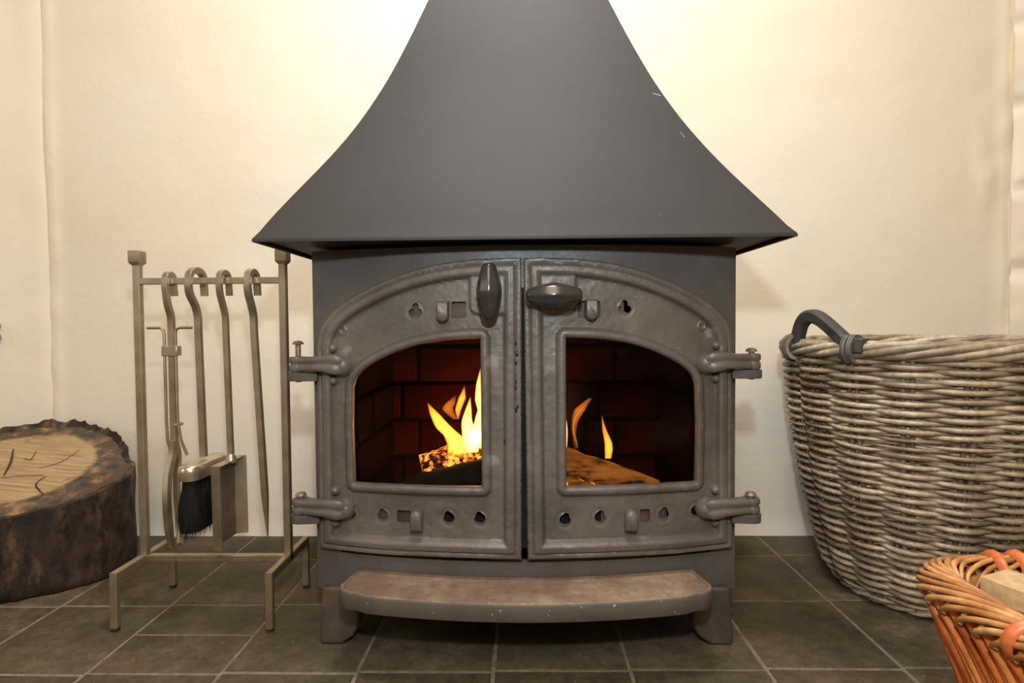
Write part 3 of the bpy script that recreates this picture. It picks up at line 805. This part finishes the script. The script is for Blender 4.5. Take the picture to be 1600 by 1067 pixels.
def hook_path(x, y, z, w, big=1.0):
    """S-hook over the rail: tail behind, over, forward, then back under the rail"""
    r = .0115 * big + .0055
    P = [(0, .020 * big + .002, -.026), (0, .0205 * big, -.008)]
    P += [(0, .0205 * big * math.cos(a), .0095 * 0 + r * math.sin(a)) for a in [PI * i / 7 for i in range(1, 7)]]
    P += [(0, -.0215 * big, -.010), (0, -.018 * big, -.026), (0, -.006, -.044), (0, .001, -.062), (0, .002, -.085)]
    return [(x + a, y + b, z + c) for a, b, c in P]
def shank(name, x, w, zend, par, lean=0., ends=None, mat='steel', big=1.0):
    mb = MB(); P = spline(hook_path(x, PY, CZ + .0005, w, big), 3); zl = P[-1].z
    k = 14
    for i in range(1, k + 1):
        f = i / k; P.append(Vector((x + lean * f, PY + .002, zl + (zend - zl) * f)))
    for i, p in enumerate(P):
        if p.z < CZ - .02 and i < len(P) - k: p.x += 0
    sc = None
    if ends: sc = [1.0] * (len(P) - k) + [interp(i / k, *ends) for i in range(1, k + 1)]
    mb.sweep(P, sq(w), scale=sc, up=(1, 0, 0)); return mb.build(name, M[mat], par, smooth=32)
def toolx(px): return at_y(px, 560, PY).x
# tongs
X = toolx(268); tg = empty('fire_tongs', (X, PY, CZ), 'steel fire tongs with thin side handles hanging first from the left on the rail', 'tongs', 'hanging fireside tools')
shank('shank', X, .0100, .300, tg, big=.55)
for s, dx in ((-1, -.0095), (1, .0105)):
    mb = MB(); zt = .502
    P = [(X + dx + s * .030, PY - .004, zt), (X + dx + s * .008, PY - .004, zt), (X + dx + s * .002, PY - .004, zt - .003), (X + dx, PY - .004, zt - .010), (X + dx, PY - .004, .42), (X + dx, PY - .004, .34), (X + dx + (.0 if s < 0 else .004), PY - .002, .302), (X + dx + (.004 if s < 0 else .012), PY + .002, .275)]
    mb.sweep(P, circ(.0026, 8), up=(0, 1, 0)); mb.build('spring_handle', M['steel'], tg)
mb = MB(); mb.box((X - .0135, PY - .0078, .452), (X + .0145, PY + .007, .470)); mb.build('clip', M['steel_bright'], tg, bevel=.0012)
mb = MB(); mb.lathe([(.0002, -.004), (.003, -.003), (.003, .016)], 10, (X + .0095, PY - .006, .330), 'Y'); mb.build('rivet', M['steel'], tg)
def jaw(P, w):
    mb = MB(); c = spline([at_y(*p[:2], p[2]) for p in P], 5); mb.sweep(c, sq(w, w * .62), up=(0, -1, 0), scale=[interp(i / (len(c) - 1), [0, .3, .8, 1], [.9, 1.05, 1, .7]) for i in range(len(c))]); mb.build('jaw', M['steel'], tg, smooth=30)
jaw([(271, 688, PY - .004), (269, 712, PY - .006), (262, 745, PY - .02), (261, 785, PY - .032), (264, 825, PY - .02), (268, 852, PY + .004)], .0145)
jaw([(274, 688, PY + .010), (278, 712, PY + .012), (276, 745, PY + .03), (277, 785, PY + .045), (280, 825, PY + .04), (281, 850, PY + .02)], .0120)
# brush
X = toolx(310); br = empty('hearth_brush', (X, PY, CZ), 'hearth brush with rounded steel head and black bristles, second tool from the left', 'brush', 'hanging fireside tools')
zh = .268
shank('shank', X, .0105, zh + .004, br, lean=.004, big=1.15)
xc = X + .004; hl = .058; hw = .0185
def stadium(k, n=10):
    w = hw + k; return [(xc + w * math.cos(a), PY + (hl - hw) + w * math.sin(a)) for a in [PI * i / n for i in range(n + 1)]] + [(xc + w * math.cos(a), PY - (hl - hw) + w * math.sin(a)) for a in [PI + PI * i / n for i in range(n + 1)]]
mb = MB(); mb.rings([[(x, y, z) for x, y in stadium(k)] for k, z in ((-.003, zh - .026), (0, zh - .0255), (.0012, zh - .012), (0, zh - .004), (-.003, zh - .0005), (-.006, zh))])
mb.build('head', M['steel_bright'], br, smooth=45)
mb = MB()
mb.rings([[(x, y, z) for x, y in stadium(k)] for k, z in ((-.006, zh - .022), (-.004, zh - .05), (-.000, zh - .085), (-.001, zh - .114))])
for i in range(2600):
    a = RNG.uniform(0, 2 * PI); q = math.sqrt(RNG.uniform(.25, 1)); bx = (hw - .004) * q * math.cos(a); by = (hl - .005) * q * math.sin(a)
    sp_ = 1.22 + RNG.uniform(-.1, .28); L_ = .118 + RNG.uniform(-.022, .014); w = .0007
    p0 = (xc + bx, PY + by, zh - .023); p1 = (xc + bx * (sp_ + .25) + RNG.normal(0, .003), PY + by * sp_ + RNG.normal(0, .003), zh - L_)
    md = ((p0[0] + p1[0]) / 2 + bx * .12, (p0[1] + p1[1]) / 2 + by * .05, (p0[2] + p1[2]) / 2)
    c_, s_ = math.cos(a) * w, math.sin(a) * w
    mb.add([(p0[0] - s_, p0[1] + c_, p0[2]), (p0[0] + s_, p0[1] - c_, p0[2]), (md[0] + s_, md[1] - c_, md[2]), (md[0] - s_, md[1] + c_, md[2]), p1], [(0, 1, 2, 3), (3, 2, 4)])
tag(mb.build('bristles', M['bristle'], br, smooth=30), kind='stuff')
# shovel: a tray with turned-up edges hanging edge-on
X = toolx(353); sh = empty('fire_shovel', (X, PY, CZ), 'steel fire shovel with turned-up edges hanging edge-on, third tool from the left', 'shovel', 'hanging fireside tools')
shank('shank', X, .0092, .268, sh, lean=.004, big=.78)
xb, xl = X - .008, X + .013; y0, y1 = PY - .050, PY + .036; z0, z1 = .122, .266; th = .0013
mb = MB()
pl = [(xb, y0 + .006), (xl - .004, y0 - .002), (xl, y0 - .002)]
def sheet(loop, t):   # thin bent sheet: list of (x,y) bent line, swept over z
    A = [Vector(p) for p in loop]; nrm = []
    for i in range(len(A)):
        d = (A[min(i + 1, len(A) - 1)] - A[max(i - 1, 0)]).normalized(); nrm.append(Vector((-d.y, d.x)))
    B = [a + n * t for a, n in zip(A, nrm)]; return [tuple(a) for a in A] + [tuple(b) for b in B[::-1]]
P = sheet([(xl, y0 - .004), (xb + .002, y0 + .003), (xb, y0 + .007), (xb, y1 - .007), (xb + .002, y1 - .003), (xl, y1 + .004)], -th)
mb.rings([[(x + .001, y, z0) for x, y in P], [(x, y, z1) for x, y in P]])
mb.box((xb, y0 + .004, z1 - .0015), (xl - .002, y1 - .004, z1))
mb.build('pan', M['steel'], sh, smooth=25)
mb = MB(); mb.lathe([(.010, z1 - .004), (.0085, z1 + .004), (.006, z1 + .010), (.004, z1 + .012)], 12, (X + .004, PY + .002, 0)); mb.build('socket', M['steel'], sh)
# poker
X = toolx(397); pk = empty('fire_poker', (X, PY, CZ), 'steel fire poker tapering to a point, hanging rightmost on the rail by the stove', 'poker', 'hanging fireside tools')
shank('shank', X, .0106, .122, pk, lean=.017, big=.85, ends=([0, .72, .8, 1], [1, 1, .95, .12]))

# ------------------------------------------------------------------ log round
LC = Vector((-1.06, 1.17, 0))
def lr(a):
    d = math.degrees(a) % 360
    return interp(d, [0, 5, 19, 40, 77, 101, 125, 139, 180, 225, 305, 321, 338, 346, 360], [.239, .243, .212, .186, .174, .173, .178, .182, .2, .19, .19, .2, .223, .230, .239])
def ztop(x, y): return .216 + .33 * (y - 1.17) - .09 * (x + 1.06)
lg = empty('log_round', LC, 'thick sawn tree trunk round with rough brown bark left of the tool stand', 'log')
n = 160; R = []
for f in [0, .03, .12, .25, .38, .5, .62, .75, .86, .94, .985, 1.0]:
    ring = []
    for i in range(n):
        a = 2 * PI * i / n; r = lr(a)
        b = .010 * vnoise(math.cos(a) * 3, math.sin(a) * 3, 4, 2) + .006 * vnoise(a * 9, f * 2, 1.6, 4) + .004 * vnoise(a * 22, f * 5, 1.5, 6)
        r = r + b - .004 - .004 * (f < .02)
        x, y = r * math.cos(a), r * math.sin(a); zt = ztop(LC.x + x, LC.y + y)
        back = max(0, math.sin(a - .05)) ** .7
        zt += (.006 + .012 * max(0, vnoise(a * 9, 0, 1.3, 3) + .35)) * back if f > .9 else 0
        ring.append((x, y, zt * f))
    R.append(ring)
inner = []
for kk, dz in ((.945, -.001), (.93, -.006)):
    ring = []
    for i in range(n):
        a = 2 * PI * i / n; x, y = R[-3][i][0] * kk, R[-3][i][1] * kk; ring.append((x, y, ztop(LC.x + x, LC.y + y) + dz))
    inner.append(ring)
mb = MB(); mb.rings(R + inner); mb.build('bark', M['bark'], lg, smooth=70, loc=(0, 0, 0))
mb = MB(); vs = []; fs = []; K = [1.0, .9, .75, .6, .45, .3, .15]
for kk in K:
    for i in range(n):
        a = 2 * PI * i / n; x, y = inner[0][i][0] * kk, inner[0][i][1] * kk
        vs.append((x, y, ztop(LC.x + x, LC.y + y) - .001 + .003 * vnoise(x, y, 30, 3) * (kk < 1)))
for j in range(len(K) - 1):
    for i in range(n): k2 = (i + 1) % n; fs.append((j * n + i, j * n + k2, (j + 1) * n + k2, (j + 1) * n + i))
fs.append(tuple((len(K) - 1) * n + i for i in range(n))); mb.add(vs, fs); mb.build('sawn_face', M['woodface'], lg, smooth=60, loc=(0, 0, 0))
def on_top(px, py):
    z = .22
    d = ray(px, py); lo, hi = .5, 2.5
    for _ in range(50):
        k = (lo + hi) / 2; p = EYE + d * k
        if p.z > ztop(p.x, p.y): lo = k
        else: hi = k
    return p - LC + Vector((0, 0, .0004))
for pts, w in (([(21, 702), (17, 722), (6, 744)], .0032), ([(0, 747), (25, 744), (68, 742)], .0014), ([(72, 744), (56, 757), (68, 773)], .0022), ([(125, 703), (95, 722), (60, 732)], .0013), ([(57, 704), (48, 718), (36, 716)], .0014), ([(97, 752), (120, 745), (145, 748)], .0009)):
    mb = MB(); c = spline([on_top(*p) for p in pts], 5); m_ = len(c)
    mb.sweep(c, [(.5, -1), (.5, 1), (-.4, 0)], scale=[(w * .5, .62 * w * (.15 + .9 * math.sin(PI * (.12 + .8 * i / m_)))) for i in range(m_)], up=(0, 0, 1)); mb.build('split', M['split'], lg, loc=(0, 0, 0))

# ------------------------------------------------------------------ grey wicker log basket
BC = Vector((.757, 1.098, 0))
bk = empty('wicker_log_basket', BC, 'tall round weathered grey-brown wicker log basket with a dark wooden handle by the right wall', 'basket')
ZR = .448
def br_(z): return interp(z, [0, .01, .03, .059, .12, .193, .34, .45], [.142, .152, .163, .174, .190, .206, .230, .238])
NS = 18
def ring_path(z, amp, ph, n=108, dz=None):
    P = []
    for i in range(n):
        a = 2 * PI * i / n; r = br_(z) - .004 + amp * math.cos(NS / 2 * (a - math.radians(10)) + ph)
        P.append((r * math.cos(a), r * math.sin(a), z + (dz(a) if dz else 0)))
    return P
nrow = 59
for i in range(nrow):
    z = .013 + (ZR - .022) * i / (nrow - 1); ph = PI * (i % 2) + RNG.normal(0, .06)
    thin = (.285 < z < .315) or z < .035
    rad = (.0030 if thin else .0040) + RNG.normal(0, .00025)
    s1, s2 = RNG.uniform(0, 9), RNG.uniform(0, 9)
    dz = lambda a, s1=s1: .0010 * math.sin(2 * a + s1) + .0007 * math.sin(5 * a + s1 * 2) + .0007 * math.sin(11 * a + 3 * s1)
    P = ring_path(z, (.0086 if z > .03 else .005), ph, dz=dz)
    sc = []
    for k in range(108):
        a = 2 * PI * k / 108; c = math.cos(NS / 2 * (a - math.radians(10)) + ph); sc.append(.98 + .26 * c + .10 * vnoise(a * 5, s2, 1))
    mb = MB(); mb.sweep(P, circ(rad, 6), scale=sc, closed=True, up=(0, 0, 1)); mb.build('weaver', M['gwicker'], bk, smooth=70, loc=(0, 0, 0))
zz = [0, .01, .03, .06, .12, .2, .3, .4, ZR]
for k in range(NS):
    for d in (-.0062, .0062):
        a = math.radians(10) + 2 * PI * k / NS
        P = []
        for z in zz:
            r = br_(z) - .004; t_ = a + d / r; P.append((r * math.cos(t_), r * math.sin(t_), z))
        mb = MB(); mb.sweep(P, circ(.0042, 6), up=(math.cos(a), math.sin(a), 0)); mb.build('stake', M['gstake'], bk, smooth=70, loc=(0, 0, 0))
for q in range(6):          # plaited rim
    P = []; n = 150
    for i in range(n):
        a = 2 * PI * i / n; t_ = 4 * a + 2 * PI * q / 6; w = 1 + .12 * math.sin(3 * a + q)
        r = .236 + .0095 * w * math.cos(t_); P.append((r * math.cos(a), r * math.sin(a), ZR + .009 + .0105 * w * math.sin(t_)))
    mb = MB(); mb.sweep(P, circ(.0060, 8), closed=True, up=(0, 0, 1), scale=[1 + .15 * vnoise(i * .13, q, 1) for i in range(n)]); mb.build('rim_strand', M['gwicker'], bk, smooth=70, loc=(0, 0, 0))
for q in range(3):          # foot coil
    P = []; n = 120
    for i in range(n):
        a = 2 * PI * i / n; t_ = 9 * a + 2 * PI * q / 3; r = .146 + .005 * math.cos(t_); P.append((r * math.cos(a), r * math.sin(a), .0085 + .0042 * math.sin(t_)))
    mb = MB(); mb.sweep(P, circ(.0042, 6), closed=True, up=(0, 0, 1)); mb.build('foot_strand', M['gwicker'], bk, smooth=70, loc=(0, 0, 0))
mb = MB(); mb.lathe([(.0002, .012), (.145, .012), (.145, .017), (.0002, .017)], 40); mb.build('base', M['gstake'], bk, loc=(0, 0, 0))
def handle(amid):
    a0, a1 = amid - math.radians(12.5), amid + math.radians(17.0)
    pts = []; rr_ = .240
    for f, z in ((0, .460), (.05, .482), (.15, .503), (.30, .513), (.46, .512), (.62, .502), (.80, .485), (.94, .470), (1, .462)):
        a = a0 + (a1 - a0) * f; pts.append((rr_ * math.cos(a), rr_ * math.sin(a), z))
    c = spline(pts, 5); up = (math.cos(amid), math.sin(amid), 0)
    mb = MB(); mb.sweep(c, sq(.020, .024, .22), up=up); hd = mb.build('handle', M['handle'], bk, smooth=35, loc=(0, 0, 0))
    for a, s in ((a0, -1), (a1, 1)):
        a_ = a + s * math.radians(2.5); cx_, cy_ = (rr_ + .002) * math.cos(a_), (rr_ + .002) * math.sin(a_); tx, ty = -math.sin(a_) * s, math.cos(a_) * s
        mb = MB(); mb.bar((cx_ - tx * .012, cy_ - ty * .012, .466), (cx_ + tx * .016, cy_ + ty * .016, .463), .025, .024, up=(0, 0, 1)); mb.build('handle_end', M['handle'], bk, smooth=30, loc=(0, 0, 0))
        for j in range(4):
            mb = MB(); P = []
            for i in range(20):
                t_ = 2 * PI * i / 20; o_ = .0185 + (.003 if j % 2 else 0)
                q = (j - 1.5) * .0052 - .006
                P.append((cx_ + tx * q + math.cos(a_) * o_ * math.cos(t_), cy_ + ty * q + math.sin(a_) * o_ * math.cos(t_), .457 + .022 * math.sin(t_)))
            mb.sweep(P, [(.0016, -.0032), (.0016, .0032), (-.0016, .0032), (-.0016, -.0032)], closed=True, up=(tx, ty, 0.001)); mb.build('binding', M['binding'], hd, smooth=50, loc=(0, 0, 0))
handle(math.radians(193)); handle(math.radians(-22))

# ------------------------------------------------------------------ orange willow basket, right foreground
OX0, OX1, OY0, OY1, OZ = .418, .766, .330, .632, .241
OC = Vector(((OX0 + OX1) / 2, (OY0 + OY1) / 2, 0))
ob = empty('willow_kindling_basket', OC, 'orange and tan willow basket of split kindling in the right foreground', 'basket')
HA, HB_, CR = (OX1 - OX0) / 2, (OY1 - OY0) / 2, .055
def per(s, off=0.0):
    """point and outward normal on the rounded-rectangle rim, s in [0,1) anticlockwise from the middle of the right side"""
    a, b, r = HA, HB_, CR; segs = [('l', b - r), ('a', PI / 2 * r), ('l', 2 * (a - r)), ('a', PI / 2 * r), ('l', 2 * (b - r)), ('a', PI / 2 * r), ('l', 2 * (a - r)), ('a', PI / 2 * r), ('l', b - r)]
    L_ = sum(x for _, x in segs); d = (s % 1.0) * L_; p = Vector((a, 0)); t_ = PI / 2
    for k_, ln in segs:
        q = min(d, ln)
        if k_ == 'l': p = p + Vector((math.cos(t_), math.sin(t_))) * q
        else:
            th_ = q / r; c = p + Vector((-math.sin(t_), math.cos(t_))) * r
            p = c + Vector((math.sin(t_ + th_), -math.cos(t_ + th_))) * r; t_ += th_
        d -= q
        if d <= 1e-9: break
    n_ = Vector((math.sin(t_), -math.cos(t_))); return p + n_ * off, n_
PL = 2 * (HA + HB_) * 2 - 8 * CR + 2 * PI * CR
def side_pt(s, z, off=0.):
    p, n_ = per(s); k = 1 - .30 * (1 - z / OZ) ** .9; q = p * k + n_ * off; return (q.x, q.y, z)
mb = MB()
nn_ = 90; mb.rings([[side_pt(i / nn_, z, -.009) for i in range(nn_)] for z in (.004, .08, .16, OZ - .01)] + [[side_pt(i / nn_, z, -.013) for i in range(nn_)] for z in (OZ - .01, .1, .012)])
mb.build('inner_weave', M['twicker'], ob, smooth=50, loc=(0, 0, 0))
NR = 112
for i in range(NR):
    s = i / NR; w = RNG.uniform(.0038, .0056)
    P = [side_pt(s + .002 + RNG.normal(0, .0008), OZ - .017 - .008 * (i % 2), .0065 + .003 * (i % 2)), side_pt(s + .010, OZ - .045, .0045 + .0025 * (i % 2)), side_pt(s + .028, .14, .003), side_pt(s + .045, .07, .001), side_pt(s + .056, .006, 0)]
    mb = MB(); c = spline(P, 3); mb.sweep(c, circ(w, 7, w * .8), up=(per(s)[1].x, per(s)[1].y, 0)); mb.build('side_rod', M['owicker'], ob, smooth=70, loc=(0, 0, 0))
NBR = 58
for i in range(NBR):
    s = i / NBR; w = .0025 + RNG.uniform(0, .0008)
    def bp_(ds, off, z): p, n_ = per(s + ds, off); return (p.x, p.y, OZ + z)
    P = [bp_(-.026, .002, -.030), bp_(-.018, .008, -.020), bp_(-.004, .010, -.010), bp_(.018, .006, -.001), bp_(.046, -.003, .005), bp_(.076, -.015, .005), bp_(.098, -.024, -.003), bp_(.108, -.028, -.016)]
    mb = MB(); c = spline(P, 4); mb.sweep(c, circ(w, 7), scale=[interp(k / (len(c) - 1), [0, .2, .7, 1], [.8, 1.05, 1, .6]) for k in range(len(c))]); mb.build('border_rod', M['twicker'], ob, smooth=70, loc=(0, 0, 0))
def band(s, slant=.009):
    P = []
    for t_ in np.linspace(0, 1, 16):
        a = 2 * PI * t_ - PI * .5
        ds = slant * (t_ - .5) * 2; p, n_ = per(s + ds, -.008 + .0215 * math.cos(a)); P.append((p.x, p.y, OZ - .008 + .0195 * math.sin(a)))
    mb = MB(); mb.sweep(P, circ(1, 8), scale=[(.0019, .0050)] * 16, up=(0, 0, 1) if False else None)
    mb.build('lacing_band', M['oband'], ob, smooth=60, loc=(0, 0, 0))
def s_of(x, y):    # nearest rim parameter
    return min(np.linspace(0, 1, 800), key=lambda s: (per(s)[0] + Vector((OC.x, OC.y)) - Vector((x, y))).length)
for x in (.505, .530, .555, .580, .605, .630): band(s_of(x, OY1))
for y in (.478, .455, .432, .409, .386): band(s_of(OX0, y))

def split(pts_px, z, y_len, label, h, w, ang, tilt):
    pass
def kindling(p0, p1, wd, ht, label, roll, seed):
    P0, P1 = Vector(p0), Vector(p1); c = (P0 + P1) / 2; T = P1 - P0; m_ = 8; mb = MB(); rs = np.random.RandomState(seed)
    prof = [(ht * .5, -wd * .42), (ht * .42, wd * .1), (ht * .36, wd * .5), (-ht * .5, wd * .46), (-ht * .46, -wd * .5), (0, -wd * .53)]
    cr, sr = math.cos(roll), math.sin(roll); prof = [(a * cr - b * sr, a * sr + b * cr) for a, b in prof]
    pts = [P0 + T * i / (m_ - 1) - c for i in range(m_)]
    mb.sweep(pts, prof, scale=[1 + rs.uniform(-.04, .04) for _ in range(m_)], up=(0, 0, 1)); o = mb.build('kindling_split', M['kindling'], None, smooth=25, bevel=.0008, seg=1, loc=c)
    return tag(o, label, 'firewood', 'split kindling in the orange basket')
KD = Vector((.40, -.917, 0))
def kin(x, y, z, ln, wd, ht, label, roll, seed, dz=0.): kindling((x, y, z), (x + KD.x * ln, y + KD.y * ln, z + dz), wd, ht, label, roll, seed)
kin(.474, .583, .240, .235, .050, .024, 'pale split kindling stick lying topmost in the orange willow basket', -.08, 1)
kin(.455, .520, .222, .150, .040, .026, 'pale split kindling stick just left of and below the topmost one in the orange basket', .05, 2)
kin(.545, .575, .219, .22, .050, .030, 'pale split kindling stick to the right of the topmost one in the orange basket', .1, 3)
kin(.496, .560, .200, .19, .036, .030, 'pale split kindling stick lying underneath the topmost one in the orange basket', 0, 4)

NB2 = 58            # lower course of the border, laid the other way beneath the top rods
for i in range(NB2):
    s = (i + .5) / NB2
    def bq_(ds, off, z): p, n_ = per(s + ds, off); return (p.x, p.y, OZ + z)
    P = [bq_(.022, -.022, -.020), bq_(.014, -.016, -.010), bq_(.004, -.006, -.004), bq_(-.004, .004, -.009), bq_(-.008, .008, -.022)]
    mb = MB(); c = spline(P, 3); mb.sweep(c, circ(.0026, 6)); mb.build('border_rod', M['twicker'], ob, smooth=70, loc=(0, 0, 0))

# ------------------------------------------------------------------ small grey fitting on the left wall, half out of the frame
y = YW
for _ in range(30):
    p = at_y(-4, 518, y); y = YW - (XL - p.x) * math.tan(sp)
mb = MB()
for dz, r in ((.0135, .0135), (-.0125, .0145)):
    mb.lathe([(.0003, -.030), (r * .6, -.028), (r * .95, -.020), (r, -.012), (r * .8, -.004), (r * .5, .004)], 18, (0, 0, dz), 'Y')
mb.box((-.004, -.018, -.014), (.004, -.004, .014))
o = mb.build('wall_hook', M['pewter'], None, loc=(p.x, y + .0, p.z)); tag(o, 'small rounded grey metal fitting on the wall above the log round', 'hook')
